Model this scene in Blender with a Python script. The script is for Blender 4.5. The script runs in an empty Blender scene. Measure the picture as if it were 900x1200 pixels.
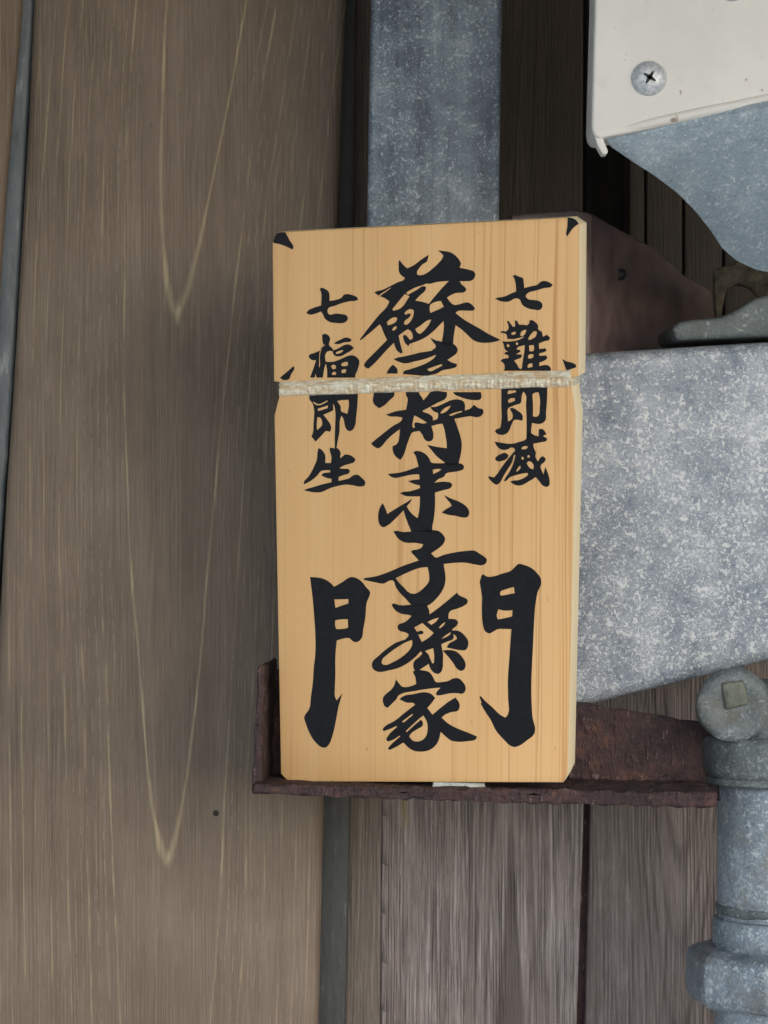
import bpy, bmesh, math, random
from mathutils import Vector, noise
from mathutils.geometry import tessellate_polygon

random.seed(7)
scene = bpy.context.scene
R = math.radians

# ------------------------------------------------------------------ camera
FPX = 3000.0            # focal length in photo pixels (photo 900 x 1200)
CAMY = -0.90            # camera stands 0.9 m in front of the post face (y = 0)
cam_d = bpy.data.cameras.new('camera')
cam = bpy.data.objects.new('camera', cam_d)
scene.collection.objects.link(cam)
cam.location = (0, CAMY, 0)
cam.rotation_euler = (R(90), 0, 0)
cam_d.sensor_fit = 'VERTICAL'
cam_d.sensor_height = 36
cam_d.lens = FPX / 1200 * 36
cam_d.clip_start = 0.02
cam_d.clip_end = 200
cam_d.dof.use_dof = True
cam_d.dof.focus_distance = 0.86
cam_d.dof.aperture_fstop = 42.0
scene.camera = cam

# ------------------------------------------------------------------ light
SUN_EL, SUN_AZ = 27.0, 30.0      # elevation; azimuth to the right of straight behind the camera
w = bpy.data.worlds.new('World')
scene.world = w
w.use_nodes = True
wn = w.node_tree.nodes
bg = wn['Background']
sky = wn.new('ShaderNodeTexSky')
sky.sky_type = 'NISHITA'
sky.sun_disc = False
sky.sun_elevation = R(SUN_EL)
d_sun = Vector((math.sin(R(SUN_AZ)) * math.cos(R(SUN_EL)), -math.cos(R(SUN_AZ)) * math.cos(R(SUN_EL)), math.sin(R(SUN_EL))))
sky.sun_rotation = math.atan2(d_sun.x, d_sun.y)
sky.air_density = 1.0
sky.dust_density = 1.0
w.node_tree.links.new(sky.outputs[0], bg.inputs[0])
bg.inputs[1].default_value = 0.15
sd = bpy.data.lights.new('sun', 'SUN')
sun = bpy.data.objects.new('sun', sd)
scene.collection.objects.link(sun)
sd.energy = 1.0
sd.angle = R(70)
sd.color = (1.0, 0.975, 0.94)
sun.rotation_euler = d_sun.to_track_quat('Z', 'Y').to_euler()
scene.view_settings.view_transform = 'Standard'
scene.view_settings.look = 'None'
scene.view_settings.gamma = 1
scene.view_settings.use_curve_mapping = False
scene.view_settings.exposure = 0.72

# ------------------------------------------------------------------ helpers
def P(px, py, y):
    """photo position -> world point at depth y"""
    k = (y - CAMY) / FPX
    return Vector(((px - 450) * k, y, (600 - py) * k))

def PL(px, py, p0, n):
    """photo position -> world point on a plane"""
    o = Vector((0, CAMY, 0))
    d = Vector(((px - 450) / FPX, 1, (600 - py) / FPX))
    return o + d * ((p0 - o).dot(n) / d.dot(n))

def mesh_obj(name, bm, mat, parent=None, smooth=None):
    me = bpy.data.meshes.new(name)
    bmesh.ops.recalc_face_normals(bm, faces=bm.faces)
    bm.to_mesh(me)
    bm.free()
    if mat:
        me.materials.append(mat)
    if smooth is not None:
        for p in me.polygons:
            p.use_smooth = True
        me.set_sharp_from_angle(angle=R(smooth))
    o = bpy.data.objects.new(name, me)
    scene.collection.objects.link(o)
    if parent:
        o.parent = parent
    return o

def empty(name, loc=(0, 0, 0)):
    o = bpy.data.objects.new(name, None)
    o.empty_display_size = 0.01
    scene.collection.objects.link(o)
    return o

def tag(o, label=None, cat=None, group=None, kind=None):
    if label: o['label'] = label
    if cat: o['category'] = cat
    if group: o['group'] = group
    if kind: o['kind'] = kind
    return o

def prism_bm(front, back, bevel=0, seg=3):
    """closed prism from two matching loops of points"""
    bm = bmesh.new()
    f = [bm.verts.new(p) for p in front]
    b = [bm.verts.new(p) for p in back]
    n = len(f)
    bm.faces.new(f)
    bm.faces.new(b[::-1])
    for i in range(n):
        bm.faces.new((f[i], b[i], b[(i + 1) % n], f[(i + 1) % n]))
    if bevel:
        bmesh.ops.recalc_face_normals(bm, faces=bm.faces)
        fs = set(f)
        ed = [e for e in bm.edges if e.verts[0] in fs or e.verts[1] in fs]
        bmesh.ops.bevel(bm, geom=ed, offset=bevel, segments=seg, profile=0.5, affect='EDGES', clamp_overlap=True)
    return bm

def slab(name, poly, y, thick, mat, parent=None, bevel=0, seg=3, smooth=35):
    fr = [P(a, b, y) for a, b in poly]
    bk = [p + Vector((0, thick, 0)) for p in fr]
    return mesh_obj(name, prism_bm(fr, bk, bevel, seg), mat, parent, smooth)

def roughen(o, amp, freq, cut=0.004):
    """split long edges and push the vertices about, for corroded or worn edges"""
    bm = bmesh.new()
    bm.from_mesh(o.data)
    bmesh.ops.triangulate(bm, faces=[f for f in bm.faces if len(f.verts) > 4])
    for _ in range(6):
        ed = [e for e in bm.edges if e.calc_length() > cut]
        if not ed: break
        bmesh.ops.subdivide_edges(bm, edges=ed, cuts=1, use_grid_fill=True)
        bmesh.ops.triangulate(bm, faces=[f for f in bm.faces if len(f.verts) > 4])
    for v in bm.verts:
        v.co += noise.noise_vector(v.co * freq) * amp + noise.noise_vector(v.co * freq * 3.3) * amp * .45
    bmesh.ops.recalc_face_normals(bm, faces=bm.faces)
    bm.to_mesh(o.data)
    bm.free()
    for p in o.data.polygons: p.use_smooth = True
    o.data.set_sharp_from_angle(angle=R(50))

def lathe_bm(profile, axis_pt, axis='Z', n=64):
    """profile: (radius, height) pairs turned about an axis through axis_pt"""
    bm = bmesh.new()
    rings = []
    for r, h in profile:
        ring = []
        for i in range(n):
            a = 2 * math.pi * (i + .5) / n
            c, s = r * math.cos(a), r * math.sin(a)
            if axis == 'Z': co = Vector((c, s, h))
            else: co = Vector((c, h, s))
            ring.append(bm.verts.new(co + axis_pt))
        rings.append(ring)
    for a, b in zip(rings, rings[1:]):
        for i in range(n):
            bm.faces.new((a[i], a[(i + 1) % n], b[(i + 1) % n], b[i]))
    bm.faces.new(rings[0][::-1])
    bm.faces.new(rings[-1])
    return bm

# ------------------------------------------------------------------ material helpers
def lin(r, g, b):
    f = lambda c: (c / 255 / 12.92) if c / 255 <= .04045 else ((c / 255 + .055) / 1.055) ** 2.4
    return (f(r), f(g), f(b), 1)

class NT:
    def __init__(s, name):
        s.m = bpy.data.materials.new(name)
        s.m.use_nodes = True
        s.t = s.m.node_tree
        s.b = s.t.nodes['Principled BSDF']
        s.out = s.t.nodes['Material Output']
        tc = s.t.nodes.new('ShaderNodeTexCoord')
        s.co = tc.outputs['Object']
    def node(s, typ, **kw):
        n = s.t.nodes.new(typ)
        for k, v in kw.items(): setattr(n, k, v)
        return n
    def put(s, sock, v):
        if isinstance(v, bpy.types.NodeSocket): s.t.links.new(v, sock)
        elif v is not None: sock.default_value = v
    def math(s, op, a, b=None, c=None):
        n = s.node('ShaderNodeMath', operation=op)
        for i, v in enumerate((a, b, c)): s.put(n.inputs[i], v)
        return n.outputs[0]
    def xyz(s):
        n = s.node('ShaderNodeSeparateXYZ'); s.put(n.inputs[0], s.co); return n.outputs
    def vec(s, x, y, z):
        n = s.node('ShaderNodeCombineXYZ')
        for i, v in enumerate((x, y, z)): s.put(n.inputs[i], v)
        return n.outputs[0]
    def scl(s, x, y, z, off=(0, 0, 0)):
        n = s.node('ShaderNodeMapping'); s.put(n.inputs[0], s.co)
        n.inputs['Scale'].default_value = (x, y, z); n.inputs['Location'].default_value = off
        return n.outputs[0]
    def noise(s, vec, scale=1, detail=3, rough=.5, dist=0):
        n = s.node('ShaderNodeTexNoise'); s.put(n.inputs['Vector'], vec)
        n.inputs['Scale'].default_value = scale; n.inputs['Detail'].default_value = detail
        n.inputs['Roughness'].default_value = rough; n.inputs['Distortion'].default_value = dist
        return n.outputs['Fac']
    def voro(s, vec, scale, feature='F1'):
        n = s.node('ShaderNodeTexVoronoi', feature=feature); s.put(n.inputs['Vector'], vec)
        n.inputs['Scale'].default_value = scale
        return n.outputs
    def ramp(s, fac, stops, interp='LINEAR'):
        n = s.node('ShaderNodeValToRGB'); s.put(n.inputs[0], fac)
        cr = n.color_ramp; cr.interpolation = interp
        while len(cr.elements) < len(stops): cr.elements.new(.5)
        for e, (p, c) in zip(cr.elements, stops):
            e.position = p; e.color = c if len(c) == 4 else (*c, 1)
        return n.outputs[0]
    def mr(s, v, a, b, c=0, d=1):
        n = s.node('ShaderNodeMapRange'); n.interpolation_type = 'SMOOTHSTEP'
        s.put(n.inputs[0], v)
        for i, q in zip((1, 2, 3, 4), (a, b, c, d)): s.put(n.inputs[i], q)
        return n.outputs[0]
    def mix(s, fac, a, b, mode='MIX'):
        n = s.node('ShaderNodeMix', data_type='RGBA', blend_type=mode)
        s.put(n.inputs[0], fac); s.put(n.inputs[6], a); s.put(n.inputs[7], b)
        return n.outputs[2]
    def bump(s, h, dist, strength=1):
        n = s.node('ShaderNodeBump'); s.put(n.inputs['Height'], h)
        n.inputs['Distance'].default_value = dist; n.inputs['Strength'].default_value = strength
        return n.outputs[0]
    def fin(s, col=None, rough=None, metal=None, normal=None, spec=None):
        s.put(s.b.inputs['Base Color'], col); s.put(s.b.inputs['Roughness'], rough)
        s.put(s.b.inputs['Metallic'], metal); s.put(s.b.inputs['Normal'], normal)
        s.put(s.b.inputs['Specular IOR Level'], spec)
        return s.m

def mat_plank(name, y, dark, mid, light, line, xc, lean, q, apex, ring, line_w, line_amt, streak=1.0, warp=60, seed=0, rough=.62, spec=.35, worn=0.0, scoop=False, blunt=150, pw=1.85, bend=0.0):
    """weathered board: cathedral figure (parabolas in board coordinates) + long fibres"""
    t = NT(name)
    k = FPX / (y - CAMY)
    X, Y, Z = t.xyz()
    u = t.math('MULTIPLY_ADD', X, k, 450)
    v = t.math('MULTIPLY_ADD', Z, -k, 600)
    c0 = t.math('MULTIPLY_ADD', t.math('SUBTRACT', v, apex), lean, xc)
    if bend:
        c0 = t.math('ADD', c0, t.math('MULTIPLY', t.math('POWER', t.math('MAXIMUM', t.math('SUBTRACT', 700, v), 0), 2), bend))
    wob = t.math('MULTIPLY_ADD', t.noise(t.vec(t.math('MULTIPLY', u, .01), seed * 3.1, t.math('MULTIPLY', v, .002)), 1, 2), 14, -7)
    du = t.math('ADD', t.math('SUBTRACT', u, c0), wob)
    ad = t.math('ABSOLUTE', du)
    F = t.math('MULTIPLY_ADD', t.math('POWER', ad, pw), q, t.math('SUBTRACT', v, apex))
    n1 = t.noise(t.vec(t.math('MULTIPLY', u, .02), seed, t.math('MULTIPLY', v, .0018)), 1, 2)
    F = t.math('ADD', F, t.math('MULTIPLY_ADD', n1, warp, -warp / 2))
    fr = t.math('PINGPONG', F, ring / 2)                      # 0 on a ring line
    g = t.math('SQRT', t.math('ADD', t.math('POWER', t.math('MULTIPLY', t.math('POWER', ad, pw - 1), pw * q), 2), blunt))
    dpx = t.math('DIVIDE', fr, g)
    lw = t.math('MULTIPLY_ADD', t.noise(t.vec(t.math('MULTIPLY', u, .1), seed + 5, t.math('MULTIPLY', v, .02)), 1, 2), line_w * 2.2, line_w * -.2)
    mask = t.mr(dpx, 0, lw, 1, 0)
    fr2 = t.math('DIVIDE', t.math('PINGPONG', t.math('ADD', F, ring * .37), ring / 6), g)
    sub = t.math('MULTIPLY', t.mr(fr2, 0, t.math('MULTIPLY', lw, .6), 1, 0), t.math('MULTIPLY', t.mr(ad, 45, 80, 0, .6), t.mr(ad, 100, 170, 1, .25)))
    d2 = t.mr(t.noise(t.vec(t.math('MULTIPLY', u, .06), seed + 21, t.math('MULTIPLY', v, .038)), 1, 3, .65), .47, .54)
    sub = t.math('MULTIPLY', sub, d2)
    dash = t.mr(t.noise(t.vec(t.math('MULTIPLY', u, .09), seed + 9, t.math('MULTIPLY', v, .010)), 1, 3, .6), .42, .60)
    far = t.mr(t.math('ABSOLUTE', du), 30, 85, .55, 0)
    mask = t.math('MAXIMUM', t.math('MULTIPLY', mask, t.math('MAXIMUM', dash, far)), sub)
    mask = t.math('MULTIPLY', mask, t.mr(t.math('ABSOLUTE', du), 40, 110, 1, .5))
    # fibres: short pale dashes and fine long streaks
    f1 = t.noise(t.vec(t.math('MULTIPLY', u, .38), seed + 1, t.math('MULTIPLY', v, .006)), 1, 4, .65)
    f2 = t.noise(t.vec(t.math('MULTIPLY', u, .07), seed + 2, t.math('MULTIPLY', v, .002)), 1, 3, .5)
    f3 = t.noise(t.vec(t.math('MULTIPLY', u, 1.1), seed + 3, t.math('MULTIPLY', v, .03)), 1, 3, .7)
    blot = t.noise(t.vec(t.math('MULTIPLY', u, .008), seed + 4, t.math('MULTIPLY', v, .004)), 1, 4, .55)
    a = t.math('ADD', t.math('MULTIPLY', t.math('SUBTRACT', f1, .5), (.9 + .6 * worn) * streak), t.math('MULTIPLY', t.math('SUBTRACT', f2, .5), (.6 + .45 * worn) * streak))
    a = t.math('ADD', a, t.math('MULTIPLY', t.math('SUBTRACT', blot, .5), .8))
    a = t.math('ADD', a, t.math('MULTIPLY', t.math('SUBTRACT', f3, .5), .9 * streak))
    ph = t.math('MULTIPLY_ADD', t.noise(t.vec(t.math('MULTIPLY', u, .05), seed + 31, t.math('MULTIPLY', v, .002)), 1, 3, .6), 26, u)
    rid = t.math('SINE', t.math('MULTIPLY', ph, 1.45))
    rid = t.math('MULTIPLY', rid, t.mr(t.noise(t.vec(t.math('MULTIPLY', u, .03), seed + 33, t.math('MULTIPLY', v, .006)), 1, 3, .6), .35, .65))
    a = t.math('ADD', a, t.math('MULTIPLY', rid, .10 + .16 * worn))
    a = t.math('ADD', a, .5)
    base = t.ramp(a, [(0.05, dark), (.5, mid), (.95, light)])
    pale = t.math('MULTIPLY', t.mr(f3, .58, .70), t.mr(f1, .47, .58))
    base = t.mix(t.math('MULTIPLY', pale, .5), base, tuple(min(1, c * 1.35) for c in light[:3]) + (1,))
    crack = t.noise(t.vec(t.math('MULTIPLY', u, .55), seed + 13, t.math('MULTIPLY', v, .009)), 1, 2, .6)
    base = t.mix(t.math('MULTIPLY', t.mr(crack, .64, .72), (.3 + .15 * worn)), base, tuple(c * .55 for c in dark[:3]) + (1,))
    col = t.mix(t.math('MULTIPLY', mask, line_amt), base, line)
    # dark pits
    pit = t.mr(t.noise(t.vec(t.math('MULTIPLY', u, .16), seed + 7, t.math('MULTIPLY', v, .05)), 1, 2), .74, .80)
    col = t.mix(t.math('MULTIPLY', pit, .5), col, (dark[0] * .5, dark[1] * .5, dark[2] * .5, 1))
    h = t.math('ADD', t.math('MULTIPLY', f1, .6), t.math('ADD', t.math('MULTIPLY', mask, .8), t.math('MULTIPLY_ADD', f3, .5, t.math('MULTIPLY', rid, .15 + .25 * worn))))
    if scoop:      # dark pointed heart of the figure, wood of its own colour
        hm = t.math('MULTIPLY', t.mr(t.math('ADD', F, t.math('MULTIPLY', f1, 60)), 10, 70), t.mr(t.math('ABSOLUTE', du), 8, 30, 1, 0))
        col = t.mix(t.math('MULTIPLY', hm, .75), col, lin(88, 78, 75))
    if scoop:      # yellow run below the rusty shelf
        ym = t.math('MULTIPLY', t.mr(t.math('ABSOLUTE', t.math('SUBTRACT', u, t.math('MULTIPLY_ADD', v, .12, 360))), 0, 7, 1, 0), t.mr(v, 945, 985, 1, 0))
        col = t.mix(t.math('MULTIPLY', ym, .55), col, lin(150, 128, 60))
    if scoop:      # row of shallow tool scoops down the left edge of the board
        su = t.mr(t.math('ABSOLUTE', t.math('SUBTRACT', u, 459)), 3, 13, 1, 0)
        vv = t.math('ADD', v, t.math('MULTIPLY', u, -.7))
        sv = t.math('POWER', t.math('FRACT', t.math('DIVIDE', t.math('SUBTRACT', vv, 640), 57.5)), 3.0)
        sv = t.math('MULTIPLY', sv, t.mr(v, 930, 960))
        h = t.math('ADD', h, t.math('MULTIPLY', t.math('MULTIPLY', su, sv), 4.0))
    nrm = t.bump(h, .0005 + .0006 * worn, .55 + .3 * worn)
    return t.fin(col, t.mr(f1, .2, .8, rough - .08, rough + .12), 0, nrm, spec)

def mat_galv(name, dark, mid, fleck, scale=1000, amount=.5, rough=.5, bump=.00025, metal=.2, seed=0, dirt=None, run=0.0):
    """weathered zinc: slate ground, soft clouds, scattered pale flecks, vertical frosting"""
    t = NT(name)
    c = t.scl(1, 1, 1, (seed, seed * .7, 0))
    cl = t.noise(c, scale * .045, 4, .6)
    c2 = t.noise(c, scale * .16, 3, .6)
    fine = t.noise(c, scale * .8, 3, .65)
    a = t.math('ADD', t.math('MULTIPLY', t.math('SUBTRACT', cl, .5), .9), t.math('MULTIPLY', t.math('SUBTRACT', c2, .5), .7))
    a = t.math('ADD', a, t.math('MULTIPLY', t.math('SUBTRACT', fine, .5), 1.1))
    if run:
        st = t.noise(t.scl(130, 130, 9, (seed, 0, 0)), 1, 4, .6)
        a = t.math('ADD', a, t.math('MULTIPLY', t.math('SUBTRACT', st, .5), 2.2 * run))
    col = t.ramp(t.math('ADD', a, .5), [(.1, dark), (.62, mid), (1.0, tuple(.55 * p + .45 * q for p, q in zip(mid, fleck)))])
    # flecks of unequal size, thicker in some clouds
    th = t.mr(t.math('ADD', t.math('MULTIPLY', cl, .4), t.math('MULTIPLY', c2, .6)), .25, .75, .70 - .10 * amount, .60 - .14 * amount)
    f1 = t.noise(c, scale * .62, 2, .55)
    m1 = t.mr(t.math('SUBTRACT', f1, th), -.015, .07)
    f2 = t.noise(t.scl(1, 1, 1, (seed + 5, 3, 1)), scale * 1.3, 2, .5)
    m2 = t.math('MULTIPLY', t.mr(t.math('SUBTRACT', f2, th), .0, .06), .8)
    m = t.math('MAXIMUM', m1, m2)
    col = t.mix(t.math('MULTIPLY', m, .6), col, fleck)
    # small dark pits
    f3 = t.noise(t.scl(1, 1, 1, (seed + 9, 6, 2)), scale * .7, 2, .5)
    col = t.mix(t.math('MULTIPLY', t.mr(f3, .66, .74), .55), col, tuple(p * .5 for p in dark[:3]) + (1,))
    if dirt:
        dm = t.mr(t.noise(c, scale * .07, 5, .7), .5, .68)
        col = t.mix(t.math('MULTIPLY', dm, .6), col, dirt)
    return t.fin(col, t.mr(fine, .2, .8, rough - .1, rough + .15), metal, t.bump(t.math('ADD', fine, m), bump, .45), .5)

# ------------------------------------------------------------------ materials
M = {}
Y_LEFT, Y_MID = 0.056, 0.085
M['plank_left'] = mat_plank('plank brown', Y_LEFT, lin(78, 67, 58), lin(117, 103, 90), lin(146, 133, 118), lin(184, 168, 136),
                            199, -.006, .293, 365, 640, 1.8, .72, .62, 24, 0, bend=.000085)
M['plank_far_left'] = mat_plank('plank brown b', Y_LEFT, lin(80, 69, 60), lin(112, 98, 85), lin(138, 126, 110), lin(176, 160, 130),
                                -300, 0, .293, 500, 640, 2.0, .6, .55, 50, 3)
M['plank_strip'] = mat_plank('plank strip', Y_MID, lin(72, 65, 60), lin(104, 95, 88), lin(136, 128, 118), lin(168, 158, 140),
                             300, 0, .293, 500, 640, 2.0, .6, 1.0, 50, 6, worn=.4)
M['plank_mid'] = mat_plank('plank grey violet', Y_MID, lin(94, 85, 82), lin(140, 129, 125), lin(180, 171, 168), lin(80, 70, 68),
                           599, .0, -4.7, 985, 420, 3.2, .6, 1.0, 30, 11, worn=1.0, scoop=True, pw=1.44)
M['plank_right'] = mat_plank('plank grey brown', Y_MID, lin(86, 77, 75), lin(126, 115, 110), lin(162, 152, 148), lin(68, 59, 57),
                             800, -.012, .29, 1005, 105, 2.6, .55, .9, 16, 17, worn=.7)
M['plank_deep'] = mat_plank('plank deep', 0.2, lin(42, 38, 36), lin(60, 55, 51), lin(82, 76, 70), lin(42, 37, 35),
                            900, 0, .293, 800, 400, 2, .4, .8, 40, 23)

M['plank_shaded'] = mat_plank('plank painted shade', 0.17, lin(52, 45, 42), lin(72, 64, 59), lin(100, 92, 86), lin(46, 40, 38),
                            560, 0, .293, 800, 300, 2, .4, 1.0, 40, 29)  # dark tone paints the shade in the slot right of the post
t = NT('slate joint strip')
n = t.noise(t.scl(300, 300, 60), 1, 4, .6)
M['slate'] = t.fin(t.ramp(n, [(.3, lin(58, 66, 72)), (.6, lin(88, 96, 102)), (.75, lin(138, 146, 150))]), .5, 0, t.bump(n, .0003, .5))

t = NT('slate joint dark')
n = t.noise(t.scl(500, 500, 90), 1, 4, .65)
M['slate_dark'] = t.fin(t.ramp(n, [(.3, lin(40, 43, 44)), (.62, lin(56, 60, 61)), (.78, lin(112, 118, 118))]), .55, 0, t.bump(n, .0004, .5))
M['galv_post'] = mat_galv('galvanised post', lin(64, 76, 90), lin(112, 125, 138), lin(184, 194, 204), 1300, .5, .5, .0002, .2, 1, None, .8)
M['galv_arm'] = mat_galv('galvanised arm', lin(94, 106, 122), lin(152, 162, 174), lin(228, 231, 233), 1100, .62, .48, .00025, .2, 4, None, .25)
M['galv_under'] = mat_galv('galvanised underside', lin(132, 150, 163), lin(162, 180, 193), lin(218, 228, 234), 900, .25, .5, .00015, .15, 8)
M['cast'] = mat_galv('grey casting', lin(66, 74, 76), lin(108, 117, 120), lin(164, 172, 174), 800, .25, .6, .0005, .1, 12, lin(88, 82, 70))
M['pipe'] = mat_galv('zinc pipe', lin(104, 116, 126), lin(144, 157, 168), lin(208, 216, 222), 800, .45, .42, .0002, .25, 16, lin(118, 114, 106), .4)

# hinoki board: pale even wood, thin straight brown rings, denser to the right
t = NT('plaque hinoki')
X, Y, Z = t.xyz()
wob = t.noise(t.vec(t.math('MULTIPLY', X, 30), 0, t.math('MULTIPLY', Z, 5)), 1, 2)
xw = t.math('ADD', X, t.math('MULTIPLY', wob, .006))
r1 = t.noise(t.vec(t.math('MULTIPLY', xw, 420), 1.7, t.math('MULTIPLY', Z, 1.2)), 1, 2, .5)
ln = t.mr(t.math('ABSOLUTE', t.math('SUBTRACT', r1, .5)), 0, .03, 1, 0)
r2 = t.noise(t.vec(t.math('MULTIPLY', xw, 1100), 4.2, t.math('MULTIPLY', Z, 14)), 1, 2, .5)
r3 = t.noise(t.vec(t.math('MULTIPLY', xw, 60), 2.2, t.math('MULTIPLY', Z, 3)), 1, 3, .5)
dens = t.mr(X, -.025, .03, .25, .62)
fade = t.mr(t.noise(t.vec(t.math('MULTIPLY', X, 120), 8, t.math('MULTIPLY', Z, 10)), 1, 3), .3, .65, .25, 1)
base = t.ramp(t.math('ADD', t.math('MULTIPLY', r3, .75), t.math('MULTIPLY', r2, .25)), [(.25, lin(214, 171, 117)), (.5, lin(222, 180, 126)), (.75, lin(228, 189, 138))])
col = t.mix(t.math('MULTIPLY', t.math('MULTIPLY', ln, dens), fade), base, lin(176, 120, 68))
spk = t.mr(t.noise(t.scl(420, 420, 160), 1, 2), .735, .77)
col = t.mix(t.math('MULTIPLY', spk, .35), col, lin(160, 96, 60))
M['hinoki'] = t.fin(col, t.mr(r2, .2, .8, .42, .56), 0, t.bump(t.math('ADD', r2, t.math('MULTIPLY', ln, -.6)), .00006, .5), .4)

t = NT('plaque lit side')
n = t.noise(t.scl(200, 900, 60), 1, 3)
M['hinoki_side'] = t.fin(t.ramp(n, [(.3, lin(236, 216, 176)), (.7, lin(246, 232, 200))]), .6)  # light on the plaque edges put into a paler colour than the face

t = NT('brushed ink')
n = t.noise(t.scl(500, 500, 500), 1, 3)
M['ink'] = t.fin(t.ramp(n, [(.3, lin(13, 14, 19)), (.7, lin(24, 26, 33))]), t.mr(n, .3, .7, .45, .65), 0, t.bump(n, .00004, .4), .25)

t = NT('rusty iron')
n1 = t.noise(t.scl(1, 1, 1), 190, 5, .68)
n2 = t.noise(t.scl(1, 1, 1), 45, 4, .6)
n3 = t.noise(t.scl(1, 1, .35, (3, 1, 2)), 600, 3, .6)
col = t.ramp(t.math('ADD', t.math('MULTIPLY', n1, .6), t.math('MULTIPLY', n2, .4)), [(.34, lin(36, 27, 30)), (.47, lin(64, 49, 51)), (.57, lin(80, 60, 59)), (.69, lin(120, 86, 72))])
col = t.mix(t.math('MULTIPLY', t.mr(n3, .62, .72), .5), col, lin(150, 134, 132))
M['rust'] = t.fin(col, t.mr(n1, .3, .7, .55, .85), 0, t.bump(t.math('ADD', n1, t.math('MULTIPLY', n3, .8)), .0022, 1), .4)

t = NT('brown painted timber')
n1 = t.noise(t.scl(1, 1, 1), 120, 4, .6)
n2 = t.noise(t.scl(1, 1, 1), 900, 2, .6)
col = t.ramp(n1, [(.3, lin(86, 71, 71)), (.7, lin(118, 101, 99))])
col = t.mix(t.math('MULTIPLY', t.mr(n2, .66, .74), .4), col, lin(140, 120, 112))
M['brown'] = t.fin(col, t.mr(n1, .3, .7, .3, .5), 0, t.bump(n1, .0004, .5), .5)

t = NT('ivory enamel')
n1 = t.noise(t.scl(1, 1, 1), 30, 4, .6)
n2 = t.noise(t.scl(1, 1, 1, (4, 2, 0)), 260, 3, .6)
n3 = t.noise(t.scl(1, 1, 1, (9, 2, 0)), 90, 3, .6)
col = t.ramp(n1, [(.3, lin(216, 215, 211)), (.7, lin(230, 229, 226))])
spk = t.math('MULTIPLY', t.mr(n2, .65, .71), t.mr(n3, .47, .58))
col = t.mix(t.math('MULTIPLY', spk, .8), col, lin(130, 104, 92))
col = t.mix(t.math('MULTIPLY', t.mr(n3, .62, .8), .25), col, lin(176, 168, 158))
M['ivory'] = t.fin(col, t.mr(n1, .3, .7, .36, .5), 0, t.bump(n1, .0006, .3), .45)

t = NT('screw zinc')
n1 = t.noise(t.scl(1, 1, 1), 900, 3)
M['screw'] = t.fin(t.ramp(n1, [(.3, lin(166, 174, 184)), (.7, lin(214, 219, 224))]), .4, .25, t.bump(n1, .0001, .4))
t = NT('recess dark')
M['dark'] = t.fin((.012, .012, .014, 1), .6)
t = NT('backing wall')
M['backing'] = t.fin(t.ramp(t.noise(t.scl(200, 200, 10), 1, 3), [(.3, lin(46, 40, 37)), (.7, lin(66, 58, 54))]), .8)
t = NT('plug brass')
n1 = t.noise(t.scl(1, 1, 1), 420, 4, .6)
M['plug'] = t.fin(t.ramp(n1, [(.3, lin(74, 79, 72)), (.7, lin(106, 112, 101))]), .55, .1, t.bump(n1, .0005, .5))
t = NT('corroded beige')
n1 = t.noise(t.scl(1, 1, 1), 260, 5, .65)
M['beige'] = t.fin(t.ramp(n1, [(.3, lin(84, 74, 62)), (.55, lin(126, 116, 98)), (.75, lin(160, 148, 122))]), .75, 0, t.bump(n1, .001, .7))
t = NT('pale strip')
n1 = t.noise(t.scl(1, 1, 1), 900, 3, .6)
M['strip'] = t.fin(t.ramp(n1, [(.3, lin(166, 172, 166)), (.7, lin(206, 210, 202))]), .6, 0, t.bump(n1, .0003, .5))

t = NT('clear plastic band')
n1 = t.noise(t.scl(260, 260, 700), 1, 4, .6)
n2 = t.noise(t.scl(900, 900, 140, (2, 0, 0)), 1, 2, .5)
t.b.inputs['Transmission Weight'].default_value = 0.0
t.fin(t.ramp(n1, [(.3, lin(224, 220, 196)), (.6, lin(236, 235, 216)), (.75, lin(246, 246, 236))]), .12, 0, t.bump(t.math('ADD', n1, n2), .0007, .6), .6)
t.put(t.b.inputs['Alpha'], t.mr(n1, .32, .66, .38, .84))
M['band'] = t.m

# ------------------------------------------------------------------ the wall
wall = tag(empty('wooden_wall'), 'weathered brown wooden plank wall behind the plaque and pipes', 'wall', kind='structure')

def plank(name, poly, y, mat, thick=.022, bevel=.0025):
    o = slab(name, poly, y, thick, mat, wall, bevel, 4, 40)
    return o

plank('plank', [(-520, -260), (31, -260), (26, 0), (8, 200), (-10, 480), (-75, 1460), (-520, 1460)], Y_LEFT, M['plank_far_left'])
plank('plank', [(52, -260), (38, 0), (32, 133), (17, 400), (3, 620), (-38, 1460), (366, 1460), (372, 1200), (378, 950), (395.5, 250), (404, 0), (412, -260)], Y_LEFT, M['plank_left'], bevel=.0048)
plank('plank', [(421, -260), (413, 0), (409, 500), (408, 940), (402, 1200), (396, 1460), (440, 1460), (446, 1200), (448, 940), (452, -260)], Y_MID, M['plank_strip'], bevel=.0012)
plank('plank', [(450, 430), (448.3, 940), (446.3, 1200), (440.3, 1460), (665, 1460), (675.5, 1200), (683.5, 960), (684, 800), (684, 430), (450.5, 430)], Y_MID, M['plank_mid'], bevel=.0008)
plank('plank', [(691, 395), (692, 960), (686, 1200), (678, 1460), (1400, 1460), (1400, 395)], Y_MID, M['plank_right'], bevel=.0012)
plank('plank', [(560, -260), (560, 480), (683, 480), (683, 240), (684, -260)], .17, M['plank_shaded'], bevel=.001)
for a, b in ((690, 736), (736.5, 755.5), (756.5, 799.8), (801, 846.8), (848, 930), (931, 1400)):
    plank('plank', [(a, -260), (a + 1, 470), (b, 470), (b - 1, -260)], .2 if a > 700 else .235, M['plank_deep'], bevel=.001)
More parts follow.
